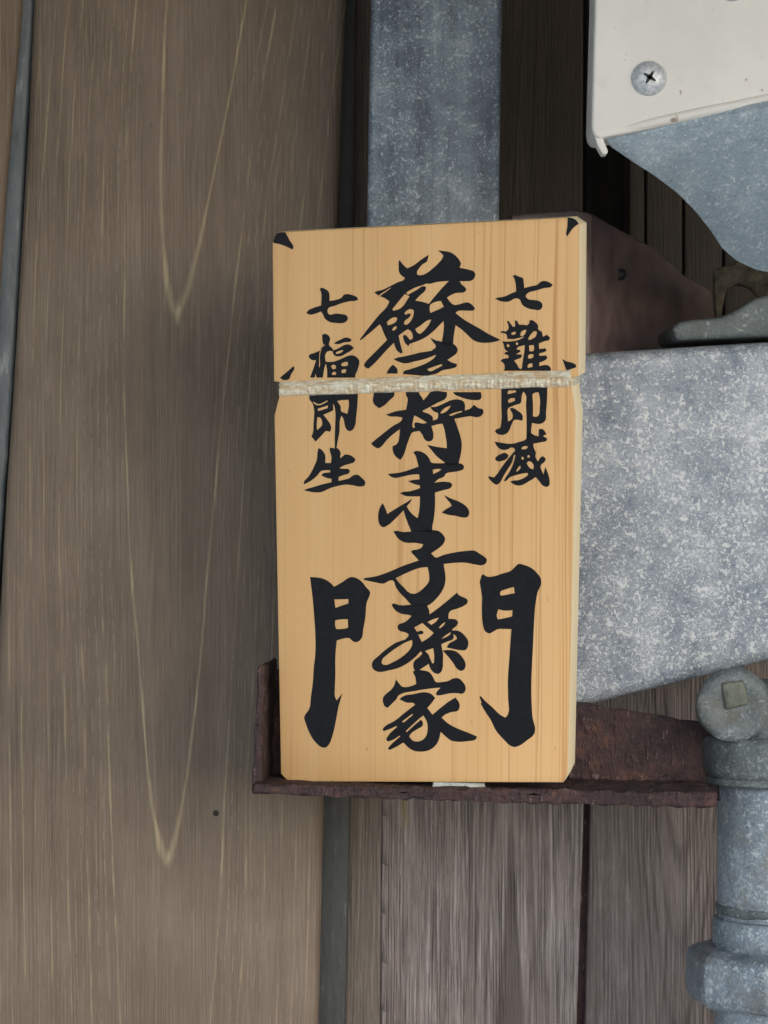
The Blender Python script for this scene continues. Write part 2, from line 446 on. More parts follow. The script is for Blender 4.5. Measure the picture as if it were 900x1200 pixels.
# slate joint strips lying in the two open joints
slab('joint_strip', [(14, -260), (52, -260), (40, 0), (18, 400), (-60, 1460), (-100, 1460), (-20, 480), (8, 0)], Y_LEFT + .0035, .01, M['slate'], wall, .002)
slab('joint_strip', [(396, -260), (424, -260), (416, 0), (412, 500), (411, 940), (405, 1200), (399, 1460), (350, 1460), (366, 1200), (372, 950)], Y_LEFT + .02, .006, M['slate_dark'], wall, .001)
slab('backing_board', [(-560, -300), (1500, -300), (1500, 1500), (-560, 1500)], .262, .02, M['backing'], wall)
slab('joint_strip', [(676, 430), (676, 1460), (700, 1460), (700, 430)], Y_MID + .006, .006, M['rust'], wall)
# small knot pit on the wide brown board
kb = lathe_bm([(.0001, 0), (.0009, .0001), (.0013, .0006)], P(253, 953, Y_LEFT) + Vector((0, -.0004, 0)), 'Y', 14)
mesh_obj('knot', kb, M['dark'], wall, 60)

# ground in front of the wall and the eave above it: both out of frame, added to shape the light
t = NT('pale concrete')
n1 = t.noise(t.scl(1, 1, 1), 6, 5, .6)
gm = t.fin(t.ramp(n1, [(.3, lin(168, 164, 156)), (.7, lin(196, 192, 184))]), .85)
bm = bmesh.new()
bmesh.ops.create_grid(bm, x_segments=1, y_segments=1, size=30)
bmesh.ops.translate(bm, verts=bm.verts, vec=(0, -29.7, -1.35))
tag(mesh_obj('ground', bm, gm), 'unseen pale concrete ground added in front of the wall to bounce light', 'ground', kind='structure')
bm = bmesh.new()
bmesh.ops.create_cube(bm, size=1)
bmesh.ops.scale(bm, verts=bm.verts, vec=(6, 1.15, .03))
bmesh.ops.translate(bm, verts=bm.verts, vec=(0, -.27, .40))
tag(mesh_obj('eave', bm, M['plank_deep']), 'unseen dark boarded eave added over the wall to shade it', 'eave', kind='structure')
bm = bmesh.new()
bmesh.ops.create_cube(bm, size=1)
bmesh.ops.scale(bm, verts=bm.verts, vec=(6, .02, 2.2))
bmesh.ops.translate(bm, verts=bm.verts, vec=(0, .30, -.3))
mesh_obj('backing_wall', bm, M['backing'], wall)  # unseen backing added to keep sky light from leaking in behind the boards

# ------------------------------------------------------------------ steel post and arm
sf = tag(empty('steel_frame'), 'speckled galvanised steel post with a broad arm reaching right behind the plaque', 'frame')
slab('post', [(436, -300), (434.5, 0), (430, 265), (416, 900), (570, 900), (585, 255), (588.5, 0), (592, -300)], 0, .045, M['galv_post'], sf, .0022, 4)
slab('arm', [(588, 421), (680, 414), (900, 400), (1150, 384), (1150, 716), (900, 775), (680, 829), (574, 854)], .004, .04, M['galv_arm'], sf, .0045, 5)

# ------------------------------------------------------------------ rusty bracket
rb = tag(empty('rusty_bracket'), 'dark rusty iron angle bracket carrying the plaque from below', 'bracket')
zs = lambda px: -.0926 - .0032 * (px - 297) / 543
fr = [P(297, 919, -.04), P(841, 929, -.04), P(842, 947, -.04), P(560, 940, -.04), P(294, 930, -.04)]
bk = [p + Vector((0, .042, 0)) for p in fr]
o = mesh_obj('shelf', prism_bm(fr, bk, .0008, 2), M['rust'], rb)
roughen(o, .0009, 300, .003)
o = slab('back_plate', [(312, 784), (500, 800), (692, 826), (836, 849), (846, 851), (846, 938), (297, 925)], -.003, .006, M['rust'], rb, .0008, 2)
roughen(o, .0009, 150, .006)
fr = [P(302, 779, -.034), P(309, 779, -.034), P(307, 860, -.034), P(306, 921, -.034), P(295, 921, -.034), P(298, 860, -.034)]
bk = [p + Vector((.003, .036, 0)) for p in fr]
o = mesh_obj('end_flange', prism_bm(fr, bk, .001, 2), M['rust'], rb)
roughen(o, .0008, 170, .005)

# ------------------------------------------------------------------ plaque
pq = tag(empty('wooden_plaque'), 'pale wooden plaque brushed with black Japanese characters, standing on the rusty shelf', 'plaque')
PN = Vector((-math.tan(R(13.5)), -1, -math.tan(R(8)))).normalized()     # front normal: right edge and top lean to the camera
PP0 = P(497, 590, -.048)
TH = .0155
outline = [(319, 284), (326, 271.8), (667, 254.7), (678.7, 262.5), (677.3, 441), (669.5, 443.5), (669.8, 455), (674.3, 487),
           (665, 906), (660, 917.2), (338, 916.2), (328.8, 907), (321.2, 487), (327.3, 463), (328.5, 448.5), (320.6, 447)]
fr = [PL(a, b, PP0, PN) for a, b in outline]
bk = [p - PN * TH for p in fr]
bm = prism_bm(fr, bk)
bmesh.ops.recalc_face_normals(bm, faces=bm.faces)
ed = [e for e in bm.edges if all(abs((v.co - PP0).dot(PN)) < 1e-5 for v in e.verts)]
bmesh.ops.bevel(bm, geom=ed, offset=.0005, segments=2, profile=.5, affect='EDGES')
brd = mesh_obj('board', bm, M['hinoki'], pq, 30)
brd.data.materials.append(M['hinoki_side'])
for p in brd.data.polygons:
    if abs(p.normal.dot(PN)) < .3: p.material_index = 1

TILE = {'A1': (420, 285, 9), 'A2': (490, 285, 9), 'A3': (420, 360, 9), 'A4': (490, 360, 9), 'E1': (425, 445, 9), 'E2': (490, 445, 9),
        'G1': (430, 520, 9), 'G2': (490, 520, 9), 'H1': (425, 610, 9), 'H2': (480, 610, 9), 'J1': (430, 690, 9), 'J2': (480, 690, 9),
        'K1': (440, 785, 9), 'K2': (480, 785, 9), 'L1': (350, 670, 9), 'L2': (350, 780, 9), 'M1': (555, 655, 9), 'M2': (555, 780, 9),
        'N1': (350, 330, 10), 'N2': (350, 380, 10), 'N3': (350, 440, 10), 'N4': (350, 500, 10),
        'R1': (570, 315, 10), 'R2': (570, 365, 10), 'R3': (570, 435, 10), 'R4': (570, 490, 10),
        'C1': (310, 250, 12.857), 'C2': (640, 240, 12.857), 'C3': (310, 410, 10), 'C4': (620, 410, 10)}

def pts(s):
    out, tl = [], None
    for w_ in s.split():
        if w_ in TILE: tl = TILE[w_]
        else:
            a, b = w_.split(',')
            out.append((tl[0] + float(a) / tl[2], tl[1] + float(b) / tl[2]))
    return out

def smooth_loop(p, sub=3, corner=62):
    """round a traced brush outline between its sharp points"""
    n = len(p)
    V = [Vector(a) for a in p]
    tan = []
    for i in range(n):
        a, b, c = V[i - 1], V[i], V[(i + 1) % n]
        d1, d2 = b - a, c - b
        if d1.length < 1e-6 or d2.length < 1e-6: tan.append(None); continue
        ang = math.degrees(d1.angle(d2))
        tan.append(None if ang > corner else (d1.normalized() * d2.length + d2.normalized() * d1.length) / (d1.length + d2.length))
    out = []
    for i in range(n):
        a, b = V[i], V[(i + 1) % n]
        L = (b - a).length
        ta = tan[i] * L if tan[i] is not None else (b - a)
        tb = tan[(i + 1) % n] * L if tan[(i + 1) % n] is not None else (b - a)
        for k in range(sub):
            s = k / sub
            h = (2*s**3-3*s**2+1) * a + (s**3-2*s**2+s) * ta + (-2*s**3+3*s**2) * b + (s**3-s**2) * tb
            out.append(h)
    return out

def character(contours, label=None, name='character'):
    """contours: list of (outline, [holes]); a thin film of ink lying on the board"""
    bm = bmesh.new()
    for ci, (outer, holes) in enumerate(contours):
        loops = [smooth_loop(pts(outer))] + [smooth_loop(pts(h)) for h in holes]
        flat = [v for l in loops for v in l]
        tri = tessellate_polygon([[Vector((v.x, v.y, 0)) for v in l] for l in loops])
        off = .00008 + .00002 * ci
        vs = [bm.verts.new(PL(v.x, v.y, PP0, PN) + PN * off) for v in flat]
        for a, b, c in tri:
            try:
                f = bm.faces.new((vs[a], vs[b], vs[c]))
                f.normal_update()
                if f.normal.dot(PN) < 0: f.normal_flip()
            except ValueError: pass
    me = bpy.data.meshes.new(name)
    bm.to_mesh(me); bm.free()
    me.materials.append(M['ink'])
    o = bpy.data.objects.new(name, me)
    scene.collection.objects.link(o)
    o.parent = pq
    if label: o['label'] = label
    return o

GLYPHS = [
 ('large black brushed character at the top of the middle column', [   # 蘇
  ('A1 435,175 470,225 515,265 580,235 660,175 745,120 735,155 722,195 680,220 640,265 618,305 622,332 660,338 720,315 780,270 840,215 890,150 A2 265,132 245,105 205,75 260,82 340,95 395,130 440,185 452,215 437,257 470,265 540,280 590,300 605,330 590,372 560,395 500,400 440,400 460,435 500,470 510,490 490,515 450,522 400,525 350,545 305,572 330,610 380,650 430,645 480,630 530,625 565,645 600,685 590,705 540,712 470,710 420,715 395,735 A4 470,120 560,175 650,225 740,280 820,320 870,345 810,365 720,375 640,370 580,345 520,290 460,235 395,190 385,250 375,320 370,395 250,395 255,340 264,290 272,200 270,145 220,195 160,255 90,310 0,355 A3 560,380 545,385 530,410 500,385 478,340 470,305 490,288 515,310 545,345 570,333 575,300 552,250 520,232 470,265 425,300 435,350 455,430 467,475 450,490 410,460 385,410 375,375 300,450 210,550 140,620 105,648 75,635 58,610 75,580 140,510 220,430 303,345 280,300 255,240 240,200 225,180 180,220 110,280 25,350 15,340 60,280 130,190 220,80 300,-5 A1 328,615 280,580 210,550 170,520 190,508 260,490 330,455 420,410 485,380 490,365 455,340 432,310 425,250 428,190',
   ['A1 505,520 590,472 690,438 720,425 A2 100,428 200,408 325,398 260,465 190,545 122,628 A1 742,640 690,622 600,605 650,550 710,490 714,462 690,452 620,490 520,546',
    'A1 490,535 540,560 440,690 370,712 358,697 420,620',
    'A2 130,650 180,620 240,608 272,670 200,705 130,735 122,700',
    'A3 300,160 330,130 390,105 410,115 405,140 350,180 310,190',
    'A3 355,240 375,210 405,200 400,225 375,248',
    'A3 485,65 500,45 560,20 585,35 580,90 550,150 500,185 480,175 490,145 535,110 555,75 540,65 500,80',
    'A3 600,230 660,190 740,135 770,130 740,190 690,250 655,282 625,270',
    'A1 215,548 340,468 342,474 230,556'])]),
 ('large black brushed character cut across by the plastic band', [    # 民
  ('A4 125,318 180,347 250,362 370,385 400,410 418,450 405,485 360,522 310,555 345,578 410,598 408,622 350,648 250,668 200,700 A3 470,705 478,678 540,655 640,622 740,577 815,515 820,500 720,540 600,570 485,592 425,575 372,550 390,540 500,515 650,478 812,428 818,415 790,370',
   ['A3 725,655 800,625 880,600 885,615 820,650 750,675']),
  ('A3 295,700 330,640 365,605 410,650 415,700', []),
  ('E1 120,130 115,170 108,210 120,255 175,300 230,270 285,215 335,165 335,130', [])]),
 ('large black brushed character just below the plastic band', [       # 将
  ('E1 455,130 460,168 475,195 470,250 458,315 340,335 245,370 300,388 360,388 420,398 410,430 330,480 200,580 90,670 110,695 170,722 190,710 260,630 340,560 395,520 390,580 360,680 315,700 320,760 360,820 400,845 430,800 470,680 500,600 520,560 600,540 630,580 655,630 690,650 730,640 748,590 735,520 726,490 790,470 842,462 E2 275,510 290,590 300,650 303,722 200,708 95,686 140,740 200,810 275,868 300,892 425,892 432,865 455,760 460,670 445,590 415,500 383,412 480,395 560,385 610,395 660,385 690,340 680,310 640,300 588,263 555,300 492,325 496,280 482,232 430,208 360,212 260,255 180,285 130,287 150,320 180,340 210,350 212,380 205,410 155,430 155,395 130,370 50,337 50,326 125,287 200,245 300,185 305,160 305,130 130,130 90,180 55,217 40,185 20,160 10,130',
   ['E1 530,440 545,375 620,415 680,452 640,462 570,450 548,455 545,475 553,500 535,510 525,490',
    'E2 235,345 280,300 345,272 330,300 280,345 245,358',
    'E2 325,370 390,345 460,328 465,340 400,360 335,378']),
  ('E2 370,130 380,150 430,175 520,205 600,215 650,210 668,190 662,130', [])]),
 ('large black brushed character with a dot at its right, mid column', [   # 来
  ('G1 490,90 510,78 560,80 620,110 655,150 680,197 740,205 800,205 G2 340,196 430,205 465,215 485,240 475,270 440,285 380,297 290,318 275,345 220,370 170,412 230,402 300,402 350,415 360,440 335,470 270,488 178,515 180,600 178,680 165,800 150,900 H1 742,120 515,120 490,60 465,0 G1 430,830 400,750 388,700 340,750 280,810 220,860 170,880 140,860 120,800 120,740 135,680 165,625 185,660 215,740 280,700 370,645 430,610 475,580 465,605 420,660 450,710 500,760 535,785 550,720 558,640 560,555 480,555 400,548 350,522 370,512 460,500 560,468 560,440 500,425 435,395 470,385 556,375 552,322 480,325 380,345 290,360 250,345 220,320 250,315 340,305 450,275 545,240 530,180 515,130',
   ['G2 155,275 200,265 248,268 220,290 160,318']),
  ('G2 275,540 330,570 420,605 490,645 530,690 540,730 520,772 480,778 400,760 300,745 250,725 280,700 355,655 340,625 300,580', [])]),
 ('large black brushed character with a long crossing bar, mid column', [  # 子
  ('H1 325,115 345,108 420,120 520,115 745,100 800,110 850,150 870,190 855,240 790,300 722,345 770,390 H2 350,365 480,335 600,320 690,318 740,350 800,390 815,410 800,455 770,470 700,465 600,445 480,445 360,458 370,520 380,600 370,680 345,740 290,815 185,900 J1 470,168 H1 460,830 400,770 350,700 322,634 300,630 220,665 150,655 10,625 15,608 150,585 280,540 420,480 595,420 560,385 510,330 525,315 580,305 620,285 640,250 560,235 440,230 380,195',
   ['H1 350,607 480,545 600,500 685,490 700,560 700,640 650,705 580,760 545,772 500,765 430,700 380,650'])]),
 ('large black brushed character with a looping left stroke, mid column', [ # 孫
  ('J1 262,165 280,155 340,172 470,166 630,160 640,185 658,230 660,270 J2 300,205 400,125 500,40 520,65 570,90 610,115 612,145 580,175 500,210 425,240 412,270 412,318 440,316 490,325 512,350 500,385 455,425 442,455 467,490 460,530 400,555 335,584 345,640 352,670 352,760 350,830 330,880 300,897 260,885 222,845 203,790 150,825 105,852 50,855 42,830 42,780 55,755 100,720 135,682 120,658 J1 500,730 420,790 330,835 230,860 120,875 70,850 52,810 60,770 120,710 200,640 300,570 438,498 440,480 410,460 350,445 322,410 335,375 380,360 430,330 470,285 440,275 370,265 310,235 275,195',
   ['J1 160,750 220,690 330,610 430,555 475,540 480,580 460,630 380,710 280,770 180,802 155,785',
    'J1 500,408 585,360 630,400 705,465 660,510 580,560 550,500 545,480 590,475 600,455 575,440 530,455',
    'J1 640,350 700,320 760,303 730,345 680,380',
    'J2 310,408 345,370 380,350 360,385 320,418',
    'J2 335,528 380,490 435,455 430,475 370,515',
    'J2 163,655 250,625 260,700 258,780 240,788 215,730 198,690']),
  ('J2 440,440 470,438 520,445 580,490 618,550 615,610 590,645 550,648 470,635 395,620 400,600 500,530 495,505 475,485 450,470', []),
  ('J2 350,650 400,645 480,655 530,690 570,740 592,800 580,845 545,865 510,850 460,780 400,705', [])]),
 ('large black brushed character at the foot of the middle column', [   # 家
  ('K1 395,20 420,0 500,5 570,25 605,70 637,127 700,128 770,115 820,90 K2 520,90 555,120 590,175 590,215 560,250 500,245 420,248 340,265 290,270 280,255 300,215 327,188 K1 640,190 520,205 400,225 280,250 240,275 220,310 180,350 130,400 100,385 80,340 82,290 110,255 170,205 200,160 215,100 240,130 285,178 360,175 430,150 425,90', []),
  ('K1 255,310 280,285 400,255 550,238 590,255 630,295 600,340 547,402 602,472 700,390 780,330 845,292 880,340 890,380 870,430 800,445 730,475 698,503 K2 400,560 500,615 600,655 712,702 700,730 620,750 520,758 440,745 380,700 328,652 K1 675,720 640,790 580,840 480,862 400,850 345,815 295,765 240,800 150,845 132,830 150,805 262,700 255,694 180,740 130,755 115,735 130,700 228,602 222,590 160,620 90,645 75,630 90,605 200,540 300,460 418,368 412,356 330,345',
   ['K1 280,545 390,462 395,475 300,555',
    'K1 320,645 480,500 505,480 540,540 552,620 530,705 480,748 400,748 358,705 365,685 440,625 500,585 500,550 480,525 420,575 330,658'])]),
 ('left half of the big split gate character', [                         # 門 left
  ('L1 120,55 250,70 320,105 375,157 460,110 555,55 590,60 650,90 710,160 755,220 745,260 720,320 705,480 680,620 670,690 620,740 580,738 535,700 470,705 403,725 395,800 388,900 L2 388,100 382,250 382,320 400,367 420,345 462,290 450,330 420,440 390,600 360,730 320,830 285,865 250,862 180,810 120,720 80,620 60,540 75,510 108,465 130,330 150,180 162,0 L1 174,900 178,700 165,480 148,280 135,170',
   ['L1 378,292 525,288 525,335 460,355 388,382', 'L1 385,515 420,505 520,500 522,590 495,598 400,605 388,580'])]),
 ('right half of the big split gate character', [                        # 門 right
  ('M1 85,175 100,160 140,185 200,185 300,155 400,120 440,80 475,52 530,62 610,95 680,160 712,215 712,270 680,340 660,430 640,650 628,900 M2 614,50 610,150 612,400 625,560 650,685 640,720 560,790 480,845 430,858 390,845 320,780 240,690 180,570 120,480 75,400 85,390 62,330 75,320 120,370 200,440 290,525 335,548 360,520 365,350 362,150 372,0 M1 388,900 400,740 330,738 250,742 210,765 165,785 125,765 100,700 88,560 90,400',
   ['M1 285,345 340,320 425,295 435,360 360,375 290,388 280,370', 'M1 260,530 330,545 410,540 408,605 340,622 260,638 248,620'])]),
 ('small black brushed numeral at the top of the left column', [         # 七
  ('N1 245,85 270,72 310,85 350,115 362,160 362,225 430,215 500,190 530,155 560,145 620,155 680,180 700,205 680,220 600,230 500,255 420,285 350,310 340,360 360,385 430,375 500,380 560,395 578,425 560,465 520,485 440,485 370,475 310,435 280,375 262,350 200,375 120,385 90,365 110,340 180,305 262,280 268,200 265,130', [])]),
 ('small black brushed character, second in the left column', [          # 福
  ('N2 275,122 310,112 350,130 370,165 355,240 405,300 400,320 375,312 335,322 312,360 315,420 320,450 305,500 285,625 210,625 200,575 188,625 135,625 150,580 180,500 205,420 160,420 120,380 125,360 170,340 250,305 290,250 280,200',
   ['N2 302,232 258,290 240,400 240,510 246,500 248,400 265,300 308,240']),  # slit cut in the ink stands for a reflection off the clear film
  ('N2 410,225 440,205 500,175 560,155 600,165 625,185 600,205 540,210 470,232', []),
  ('N2 402,305 450,290 520,250 570,235 620,250 648,280 620,305 560,340 490,375 430,370 405,345', ['N2 435,330 480,310 525,300 515,320 460,345 440,348']),
  ('N2 318,438 400,440 500,405 580,370 630,362 680,385 712,430 705,490 685,550 665,595 665,625 335,625 335,540 325,480',
   ['N2 380,490 410,472 440,490 438,520 400,528', 'N2 500,465 530,445 575,440 580,480 540,492 505,488', 'N2 390,575 415,555 440,565 438,592 395,595', 'N2 500,545 530,525 560,530 555,565 520,572 505,568'])]),
 ('small black brushed character, third in the left column', [           # 即
  ('N3 125,265 130,225 695,215 690,330 675,480 660,590 630,640 595,652 560,630 540,580 530,520 505,470 490,500 480,650 460,760 445,850 425,850 425,700 430,560 430,420 420,360 405,330 405,410 350,435 290,460 330,510 375,580 382,630 365,660 320,650 290,680 200,775 150,715 165,680 175,560 175,360 160,320 130,285',
   ['N3 172,304 230,335 335,292 340,305 230,350 172,318', 'N3 222,390 280,372 345,350 340,382 280,402 228,418', 'N3 220,490 250,492 275,540 275,580 240,620 215,640 212,580', 'N3 450,300 500,290 585,285 590,340 572,450 545,440 500,420 492,360'])]),
 ('small black brushed character at the foot of the left column', [      # 生
  ('N4 235,250 270,270 310,330 312,425 380,425 385,350 365,260 370,245 420,255 432,238 470,265 490,295 485,370 515,350 540,328 580,328 640,355 668,385 650,415 600,435 530,455 475,485 530,495 580,495 600,520 590,545 530,565 470,590 468,635 540,620 600,600 640,570 690,562 740,600 782,650 770,690 720,702 650,690 560,678 480,690 370,720 260,768 150,765 60,745 80,735 180,705 280,675 385,650 385,610 330,600 265,570 280,552 370,535 370,510 320,510 265,520 220,570 150,630 65,675 60,665 120,580 180,470 215,380 225,280', [])]),
 ('small black brushed numeral at the top of the right column', [        # 七
  ('R1 308,80 330,72 380,90 430,110 438,160 445,225 520,205 600,185 640,150 680,142 740,160 778,185 760,210 680,225 600,250 470,300 460,325 490,355 560,365 620,378 655,410 655,450 630,480 560,478 480,460 420,420 385,355 350,345 260,385 170,380 100,350 120,342 210,325 300,285 350,265 345,190 330,120', [])]),
 ('small dense black brushed character, second in the right column', [   # 難
  ('R2 240,115 260,110 290,150 310,180 338,175 335,105 360,110 380,150 440,155 475,160 500,140 505,105 530,100 580,130 608,170 605,205 650,240 662,295 710,272 745,305 735,335 690,345 615,375 620,440 690,430 708,455 690,470 620,490 620,520 700,515 718,545 690,570 620,600 620,640 720,630 755,665 755,695 205,695 215,660 205,610 165,580 185,560 260,545 260,515 210,500 215,485 255,465 225,455 205,390 185,350 250,352 390,328 440,300 435,292 390,308 300,325 245,320 235,270 160,245 175,232 235,232 262,190',
   ['R2 290,260 315,240 345,240 340,265 300,272', 'R2 400,288 405,245 440,218 470,215 455,260 430,285', 'R2 490,320 520,270 570,230 595,240 580,290 540,320 500,335',
    'R2 240,395 255,380 272,400 265,418 245,415', 'R2 345,375 358,358 375,375 365,395 350,390', 'R2 500,400 555,392 560,440 550,462 505,465',
    'R2 490,520 520,500 550,500 552,535 520,550 490,550', 'R2 485,630 510,610 540,610 542,650 485,660',
    'R2 360,430 450,395 445,470 430,560 415,670 395,672 360,620 325,575 360,560 415,530 415,505 350,500 400,470 395,452 355,445'])]),
 ('small black brushed character, third in the right column', [          # 即
  ('R3 175,195 715,185 712,330 700,480 690,580 640,615 580,615 535,605 525,700 525,760 470,790 472,600 465,400 455,260 430,240 415,290 400,375 340,395 280,420 260,430 250,520 255,590 300,560 310,520 275,437 300,430 370,465 420,510 428,550 420,580 370,570 330,570 290,640 250,720 200,745 130,735 100,705 120,680 160,665 172,620 175,400',
   ['R3 250,260 260,225 345,225 350,245 300,258 255,268', 'R3 255,340 290,315 335,315 335,345 290,365 260,370', 'R3 540,270 580,248 615,250 630,340 625,430 610,520 580,535 545,525 548,420'])]),
 ('small dense black brushed character at the foot of the right column', [ # 滅
  ('R4 95,275 130,280 220,295 290,300 380,280 470,240 480,185 530,180 575,205 612,210 615,130 650,125 690,160 705,190 670,205 670,215 712,235 705,265 650,280 550,300 560,360 580,400 575,450 605,510 635,460 660,445 695,470 690,500 635,560 640,590 670,660 690,570 720,640 742,740 735,790 710,805 670,795 620,740 580,690 500,740 390,790 330,780 280,745 300,735 380,725 440,700 490,665 480,640 420,650 340,670 280,690 220,740 205,740 215,715 270,630 320,520 340,430 325,430 300,520 250,600 200,680 155,760 120,780 80,760 20,695 30,680 90,695 130,650 190,560 260,470 310,410 335,380 325,350 290,345 250,365 180,370 130,335',
   ['R4 410,350 440,330 485,330 475,355 420,365', 'R4 410,465 425,448 442,470 430,488 415,482', 'R4 480,445 495,430 512,445 500,465 483,460',
    'R4 472,525 500,505 535,520 555,560 550,600 520,590 490,560', 'R4 350,630 365,590 395,555 402,575 380,610']),
  ('R4 100,480 110,460 170,420 220,405 262,435 250,465 190,500 130,505', [])]),
]
for lab, cont in GLYPHS:
    character(cont, lab)
for s in ('C1 128,442 135,415 195,300 215,290 315,285 380,405 435,525 420,545 350,510 280,480',
          'C2 325,195 345,192 480,265 488,285 400,360 350,430 322,475 315,470 320,330',
          'C3 180,330 200,310 260,260 340,190 350,205 310,290 290,340 230,355',
          'C4 390,105 430,130 520,155 553,175 550,205 490,225 440,240 420,190'):
    character([(s, [])], None, 'corner_mark')

# ------------------------------------------------------------------ plastic band wrapped in the notch
U = (PL(668, 500, PP0, PN) - PL(328, 512, PP0, PN)).normalized()
bm = bmesh.new()
NB, NH = 420, 14
lt, rt = (328.0, 447.0, 464.5), (669.0, 433.5, 453.0)
front = []
for i in range(NB + 1):
    f = i / NB
    col_ = []
    for j in range(NH + 1):
        g = j / NH
        px = lt[0] + (rt[0] - lt[0]) * f
        y0 = lt[1] + (rt[1] - lt[1]) * f + .6 * noise.noise(Vector((f * 14, 3, 0))) - 1.5 * math.sin(f * math.pi) * 0
        y1 = lt[2] + (rt[2] - lt[2]) * f + .7 * noise.noise(Vector((f * 11, 9, 0)))
        p = PL(px, y0 + (y1 - y0) * g, PP0, PN)
        hgt = .00045 + .0009 * math.sin(math.pi * min(max(g, 0), 1)) ** .6
        hgt += .00035 * noise.noise(Vector((f * 9, g * 5, 1))) + .00025 * noise.noise(Vector((f * 4, g * 14, 7)))
        if g > .4: hgt += .0006 * noise.noise(Vector((f * 105, g * 2, 4))) * (.4 + f)
        hgt += .0004 * math.exp(-((g - .22 - .08 * f) / .06) ** 2) - .0004 * math.exp(-((g - .38 - .06 * f) / .05) ** 2)
        if g in (0, 1): hgt = .00012
        col_.append(bm.verts.new(p + PN * hgt))
    front.append(col_)
back = []
for i in (NB, 0):
    sgn = 1 if i == NB else -1
    for d in (.35, 1.0):
        back.append([bm.verts.new(v.co - PN * (TH * d + .0018) + U * sgn * .0006) for v in front[i]])
seq = front + [back[0], back[1], back[3], back[2]]
for a, b in zip(seq, seq[1:] + seq[:1]):
    for j in range(NH):
        bm.faces.new((a[j], a[j + 1], b[j + 1], b[j]))
band = mesh_obj('plastic_band', bm, M['band'], None, 80)
tag(band, 'cloudy clear plastic band wrapped tightly across the upper part of the plaque', 'band')

# ------------------------------------------------------------------ pale strip on the shelf, standing in for the post foot
o = slab('post_foot_strip', [(508, 916.5), (568, 917.5), (569.5, 926), (506, 925)], -.036, .02, M['strip'], None, .0004, 2)
tag(o, 'small pale grey strip standing in for the foot of the steel post, under the plaque', 'strip')

# ------------------------------------------------------------------ ivory housing, upper right
hs = tag(empty('metal_housing'), 'ivory painted metal housing with a grey underside in the upper right corner', 'housing')
YB = -.075
slab('shell', [(699, -300), (697, 0), (693, 148), (695, 158), (702, 163), (712, 160), (730, 157), (900, 122), (1300, 40), (1300, -300)], YB, .022, M['ivory'], hs, .0042, 6, 50)
o = slab('lip_tab', [(695.5, 156), (706, 160), (709, 168), (713, 177), (711, 181), (706, 181), (700, 171)], YB + .001, .006, M['ivory'], hs, .0012, 4, 60)
bm = bmesh.new()
ra, rb_ = P(704, 156, YB + .0012), P(1300, 33, YB + .0012)
rings = []
for i in range(25):
    c = ra.lerp(rb_, i / 24) + noise.noise_vector(Vector((i * .7, 0, 0))) * .00015
    rings.append([bm.verts.new(c + min(1, .25 + i * .3) * Vector((0, -.0021 * math.cos(a), .0019 * math.sin(a)))) for a in [2 * math.pi * k / 16 for k in range(16)]])
for a, b in zip(rings, rings[1:]):
    for k in range(16): bm.faces.new((a[k], a[(k + 1) % 16], b[(k + 1) % 16], b[k]))
bm.faces.new(rings[0]); bm.faces.new(rings[-1][::-1])
mesh_obj('rolled_edge', bm, M['ivory'], hs, 60)
un = Vector((.05, -.62, -.78)).normalized()
p0 = P(712, 163, YB + .004)
up = [(709, 162), (714, 172), (740, 190), (765, 206), (792, 226), (814, 248), (833, 272), (846, 292), (862, 306), (885, 317), (930, 326), (1250, 330), (1250, 56), (900, 126), (730, 160)]
fr = [PL(a, b, p0, un) for a, b in up]
bk = [p - un * .003 for p in fr]
o = mesh_obj('underside_panel', prism_bm(fr, bk, .0008, 2), M['galv_under'], hs, 35)

def screw(px, py, rad_px, rot):
    c = P(px, py, YB)
    k = (YB - CAMY) / FPX
    r = rad_px * k
    prof = [(r, .0004), (r * 1.0, -.0006), (r * .93, -.0012), (r * .78, -.0019), (r * .55, -.0024), (r * .3, -.0026), (r * .02, -.0027)]
    s = mesh_obj('screw', lathe_bm(prof, c, 'Y', 32), M['screw'], hs, 60)
    bm = bmesh.new()
    for a in (rot, rot + 90):
        ca, sa = math.cos(R(a)), math.sin(R(a))
        L, W = r * .40, r * .07
        q = [(-L, -W * .6), (-L * .35, -W * 1.5), (L * .35, -W * 1.5), (L, -W * .6), (L, W * .6), (L * .35, W * 1.5), (-L * .35, W * 1.5), (-L, W * .6)]
        f_ = [bm.verts.new(c + Vector((x * ca - z * sa, -.0027, x * sa + z * ca))) for x, z in q]
        b_ = [bm.verts.new(v.co + Vector((0, .001, 0))) for v in f_]
        bm.faces.new(f_)
        for i in range(8): bm.faces.new((f_[i], b_[i], b_[(i + 1) % 8], f_[(i + 1) % 8]))
    mesh_obj('recess', bm, M['dark'], s)  # dark cross laid on the head stands in for the recess shade
screw(760.5, 92, 20.5, 58)
screw(858, -19, 20.5, 20)

